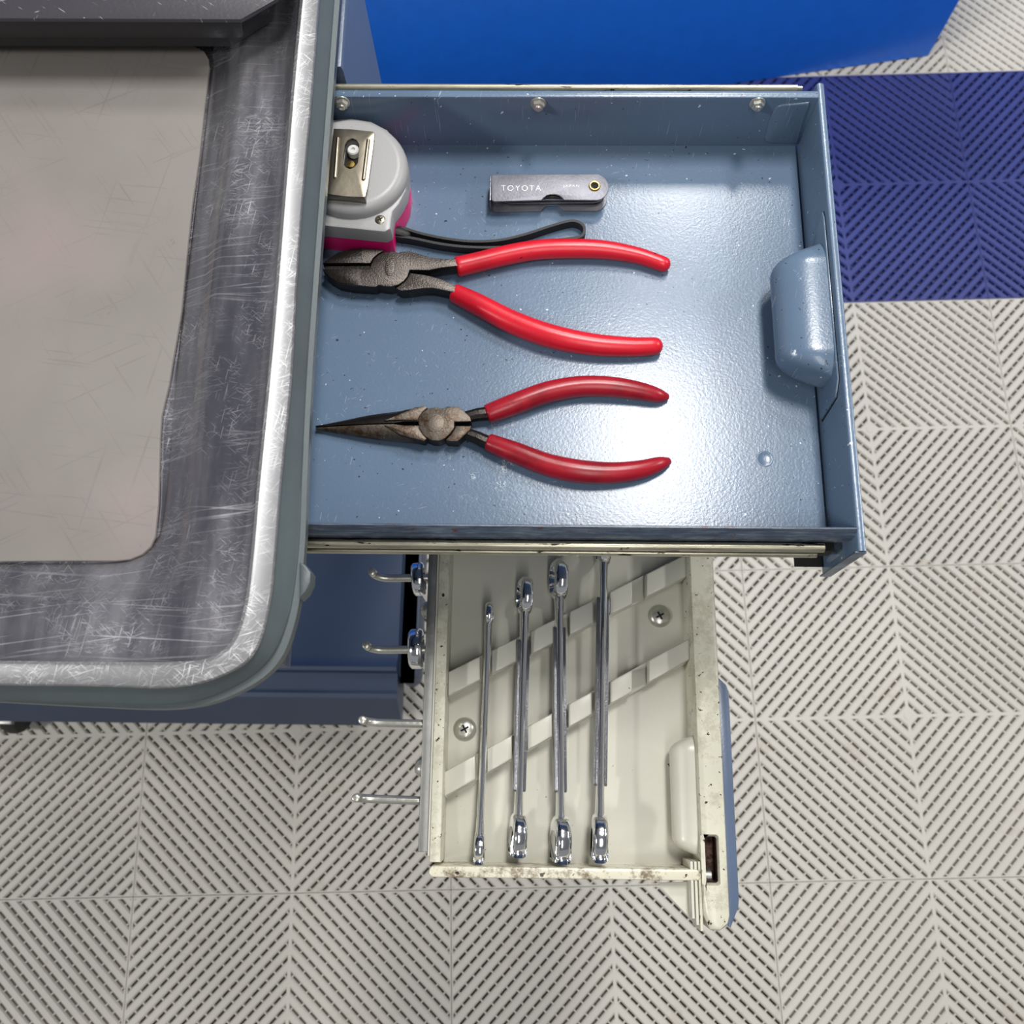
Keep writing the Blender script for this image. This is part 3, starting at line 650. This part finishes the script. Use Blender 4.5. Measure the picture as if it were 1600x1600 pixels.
text('TOYOTA', 783, 845, 298, zg, fg, M['ink'], 10.5)
text('JAPAN', 880, 905, 293.5, zg, fg, M['ink'], 6)

# ================================================================ CREAM WRENCH RACK beside the cart
ZR = .660; ZB = .628
X0, X1 = -.3682, -.2035
rk = thing('wrench_rack', 'cream enamel wrench rack with chipped edges, under the open drawer', 'tool rack', (-.28, .16, .60))
bm = bm_(); box(bm, X0 + .001, X1 + .002, .066, .33, ZB - .0015, ZB, 0); mk('rack_floor', bm, M['cream'], rk, 0)
bm = bm_(); box(bm, X0, X0 + .0070, .0725, .33, ZB - .01, ZR, .0012); lw = mk('side_wall', bm, M['creamchip'], rk, 40)
bm = bm_(); prism(bm, rrect(X0, X1 + .0005, .0640, .0706, .003), ZB - .01, ZR - .0003, .0012); mk('near_wall', bm, M['creamdirt'], rk, 40, label='near wall with worn dirty lip')
bm = bm_(); box(bm, X0, X1, .33, .335, ZB - .01, ZR, .001); mk('far_wall', bm, M['cream'], rk, 40)
bm = bm_(); cc = at(684, 1347, ZB); lathe(bm, [(.0034, 0), (.0034, .0004), (.0002, .0004)], (cc.x, cc.y, ZB)); mk('corner_hole_shade', bm, M['hole'], rk, 0)  # flat dark disc paints the shade of a hole, no opening is cut
# hollow front panel with a rusty slot
x0p, x1p = X1 + .0008, -.1870
outer = [(x0p, .045), (x0p + .004, .0365), (x1p - .006, .0365), (x1p - .0015, .0395), (x1p, .045), (x1p, .33), (x0p, .33)]
hy0, hy1 = at(1108, 1380, ZR).y, at(1108, 1307, ZR).y; hx0, hx1 = at(1097, 1345, ZR).x, at(1122, 1345, ZR).x
hole = rrect(hx0, hx1, hy0, hy1, .0015, 4)
bm = bm_(); ringplate(bm, outer, hole, ZR - .05, ZR + .0012, .0022); mk('front_panel', bm, M['creamchip'], rk, 40)
bm = bm_()
hi = inset(hole, .0002); rings(bm, [[(x, y, ZR - .013) for x, y in hi], [(x, y, ZR - .0028) for x, y in hi]], True, True, False)
mk('slot_lining', bm, M['rust'], rk, 40, label='rust brown slot in the front panel')
bm = bm_(); cc = at(1107, 1372, ZR - .012); lathe(bm, [(.0048, -.002), (.0048, .002), (.001, .0026)], (cc.x - .0008, cc.y + .0012, ZR - .0122), 'x', 18); mk('latch_pin', bm, M['galv'], rk)
# slotted bracket at the near end
bx0, bx1 = at(1079, 1400, ZR - .002).x, at(1098, 1400, ZR - .002).x; by0, by1 = at(1090, 1455, ZR - .002).y, at(1085, 1346, ZR - .002).y
for i in range(3):
    a = bx0 + (bx1 - bx0) * i / 3 ; bm = bm_(); box(bm, a + .0003, a + (bx1 - bx0) / 3 - .0004, by0 + .0035 * (2 - i), by1, ZR - .03, ZR - .001 - .0004 * i, .0004)
    mk('bracket_leaf', bm, M['cream'] if i < 2 else M['creamchip'], rk)
bm = bm_(); zt3 = ZR - .012; tri = A2([(1026, 1379), (1081, 1378), (1081, 1438)], zt3); prism(bm, tri, zt3 - .001, zt3, .0002); mk('gusset', bm, M['cream'], rk)
# blue grey outer plate
zp = ZR - .010
bm = bm_(); prism(bm, A2([(1118, 1057), (1123, 1059), (1135, 1070), (1139, 1080), (1155, 1405), (1154, 1418), (1142, 1450), (1137, 1446)], zp), zp - .022, zp, .0008); mk('outer_plate', bm, M['blueside'], rk, 40, label='blue grey outer plate')
# handle bulge
ya, yb2 = at(1062, 1148, .650).y, at(1075, 1338, .650).y
handle(rk, X1 + .0012, (ya + yb2) / 2, (ya - yb2) / 2, .6425, .0115, .0150, M['cream'], sharp=.3)
# notched strips
top_e = ((700, 1056), (1080, 858)); 
def strip_parts(e0, e1, h0, h1, spans):
    def ed(x, lowr): 
        t = (x - e0[0]) / (e1[0] - e0[0]); y = e0[1] + (e1[1] - e0[1]) * t; return (x, y + (h0 + (h1 - h0) * t if lowr else 0))
    zs = ZB + .006; bm = bm_(); a, b = spans[0][0], spans[-1][1]
    prism(bm, A2([ed(a, 0), ed(b, 0), ed(b, 1), ed(a, 1)], zs), ZB + .0001, zs, .0006); stp = mk('notched_strip', bm, M['cream'], rk, 40)
    for s0, s1 in spans:
        bm = bm_(); zz = ZB + .0185
        q0, q1 = ed(s0, 0), ed(s1, 0); q2, q3 = ed(s1, 1), ed(s0, 1)
        prism(bm, A2([q0, q1, (q2[0], q2[1] - 3), (q3[0], q3[1] - 3)], zz), zs - .0002, zz, .0012, seg=3); mk('tooth', bm, M['cream'], stp, 50)
strip_parts((700, 1050), (1080, 862), 40, 38, [(700, 750), (768, 807), (829, 868), (890, 927), (953, 988), (1010, 1078)])
strip_parts((694, 1206), (1080, 996), 42, 36, [(694, 743), (761, 800), (824, 863), (888, 925), (953, 988), (1014, 1078)])
for px, py in ((1031, 962), (726, 1139)):
    cc = at(px, py, ZB + .003); bm = bm_(); lathe(bm, [(.0078, 0), (.0078, .0006), (.0070, .0022), (.0050, .0034), (.0025, .0039), (.0003, .0040)], (cc.x, cc.y, ZB), 'z', 32)
    sc_ = mk('screw', bm, M['zinc'], rk, 60); bm = bm_(); cross_recess(bm, (cc.x, cc.y), .0029, ZB + .0041); mk('screw_recess', bm, M['hole'], sc_, 0)
# galvanised bar, bolts and hooks on the outside
bm = bm_(); box(bm, X0 - .0075, X0 - .0016, at(660, 1332, ZR).y, .33, ZR - .045, ZR - .004, .0008); bar = mk('steel_bar', bm, M['galv'], rk, 40, label='galvanised steel bar')
bm = bm_(); box(bm, X0 - .0014, X0 - .0002, .076, .33, ZR - .04, ZR - .002, .0003); mk('spacer_plate', bm, M['cream'], rk)
for py in (953, 1200):
    cc = at(662, py, ZR - .012); bm = bm_(); lathe(bm, [(.0001, -.0042), (.0030, -.0038), (.0050, -.0020), (.0056, 0), (.0056, .0015)], (X0 - .0080, cc.y, ZR - .0105), 'x', 22); mk('bolt', bm, M['zinc'], bar, 60)
for (tx, ty), (bx, by), (sx_, sy_) in (((581, 893), (593, 903), (655, 903)), ((572, 1008), (584, 1015), (650, 1015)), ((566, 1125), (579, 1129), (655, 1131)), ((556, 1247), (570, 1248), (650, 1251))):
    zh = ZR - .022; tz = zh + .0115; T = at(tx, ty, tz); Bp = at(bx, by, zh); Sx = Vector((X0 - .0076, at(sx_, sy_, zh).y, zh))
    pts = [tuple(Sx), tuple(Sx.lerp(Bp, .5)), tuple(Bp + Vector((.004, 0, .0))), tuple(Bp.lerp(Vector((T.x, T.y, zh)), .75) + Vector((0, 0, .0026))), (T.x, T.y, zh + .0065), tuple(T)]
    bm = bm_(); sweep(bm, catmull(pts, 4), [.0027] * 21, 12, 1, True, .25); mk('hook', bm, M['zinc'], rk, 40)
# arms that carry the rack from the cart body, under the drawer
for y in (.33,):
    bm = bm_(); box(bm, -.60, -.20, y + .006, y + .03, .655, .665, .001); box(bm, -.60, -.575, y + .006, y + .03, .6655, .6998, .001); mk('support_arm', bm, M['galv'], rk)

# wrenches lying on edge in the notches
def wrench(i, top, bot, th_top, th_bot, th_sh, hr_t, hr_b, tilt, label, zc_=.6475):
    a = at(*top, zc_); b = at(*bot, zc_); L = (a - b).length; ang = math.atan2(-(a.x - b.x), a.y - b.y)
    o = thing('wrench', label, 'wrench', (b.x, b.y, zc_), 'chrome wrenches standing on edge in the cream rack')
    o.rotation_euler = (0, tilt, ang); OFF[o.name] = Vector((0, 0, 0))
    mp = lambda u, v, t: (t, u, v)
    s = MM
    # box end (far) : thick ring with a twelve point bore
    cu = L - hr_t * .98
    bore = [(cu + hr_t * (.62 if k % 2 else .54) * math.cos(math.radians(15 * k)), hr_t * (.62 if k % 2 else .54) * math.sin(math.radians(15 * k))) for k in range(24)]
    bm = bm_(); ringplate(bm, circ(cu, 0, hr_t, 32), bore, -th_top / 2, th_top / 2, th_top * .3, mp, (cu, 0)); mk('box_end', bm, M['chrome'], o, 50)
    # open end (near)
    r = hr_b; j = r * .52
    op = circ(r, 0, r, 22, 40, 320); op = [(r - (x - r), y) for x, y in op]  # mouth faces u=0
    op = [(x, y) for x, y in op] + [(.0004, -r * .78), (.0002, -j), (r * .95, -j), (r * 1.15, -j * .5), (r * 1.15, j * .5), (r * .95, j), (.0002, j), (.0004, r * .78)]
    ca, sa = math.cos(.26), math.sin(.26)
    bm = bm_(); prism(bm, op, -th_bot / 2, th_bot / 2, th_bot * .32, mp, True, 4); mk('open_end', bm, M['chrome'], o, 50)
    # shank with raised panel on both faces
    bm = bm_(); rs = []; u0, u1 = r * 1.75, cu - hr_t * .85
    for k in range(13):
        t = k / 12; u = u0 + (u1 - u0) * t; e = abs(2 * t - 1) ** 6; hh = (.0046 + .0022 * e) ; ww = th_sh * (.5 + .12 * e)
        rs.append([(ww * math.cos(q), u, hh * math.sin(q)) for q in [2 * math.pi * m / 16 for m in range(16)]])
    rings(bm, rs); sh = mk('shank', bm, M['chrome'], o, 60)
    bm = bm_(); pw = th_sh * 1.0
    if i: prism(bm, rrect(u0 + (u1 - u0) * .12, u0 + (u1 - u0) * .86, -.0042, .0018, .002), -pw * .82, pw * .82, .0004, mp, True); mk('raised_panel', bm, M['satin'], sh, 30)
    return o
wrench(0, (765, 941), (748, 1350), .0052, .0062, .0046, .0085, .0098, math.radians(0), 'shortest thin chrome wrench, at the left end of the row in the cream rack')
wrench(1, (821, 902), (808, 1340), .0086, .0086, .0050, .0130, .0135, math.radians(9), 'chrome wrench second from the left in the cream rack, stopping short of the near wall')
wrench(2, (873, 874), (876, 1350), .0096, .0094, .0050, .0142, .0145, math.radians(9), 'chrome wrench third from the left in the rack, far end just short of slide rail')
wrench(3, (944, 825), (936, 1348), .0090, .0094, .0052, .0135, .0148, math.radians(0), 'longest chrome wrench, nearest the cream handle, far end under the blue drawer')

# ring wrenches hanging on the two far hooks
def hanging(px, py, R, th, label, turn):
    zh = ZR - .022; c = at(px, py, zh); cz = zh - (R * .60 - .0024)
    o = thing('hanging_wrench', label, 'wrench', (c.x, c.y, cz), 'ring wrenches hanging on the hooks'); o.rotation_euler = (0, 0, turn); OFF[o.name] = Vector((0, 0, 0))
    mp = lambda u, v, t: (t, u, v)
    bore = [(R * (.66 if k % 2 else .58) * math.cos(math.radians(15 * k)), R * (.66 if k % 2 else .58) * math.sin(math.radians(15 * k))) for k in range(24)]
    bm = bm_(); ringplate(bm, circ(0, 0, R, 36), bore, -th / 2, th / 2, th * .2, mp, (0, 0)); mk('box_end', bm, M['chrome'], o, 50)
    bm = bm_(); prism(bm, rrect(-.0045, .0045, -R - .12, -R * .9, .002), -.0022, .0022, .0012, mp, True, 3); mk('shank', bm, M['chrome'], o, 50)
hanging(653, 903, .0115, .0085, 'chrome ring wrench hanging on the far hook, next to the slide rail', .12)
hanging(649, 1012, .0135, .0095, 'chrome ring wrench hanging on the second hook from the slide rail', .05)
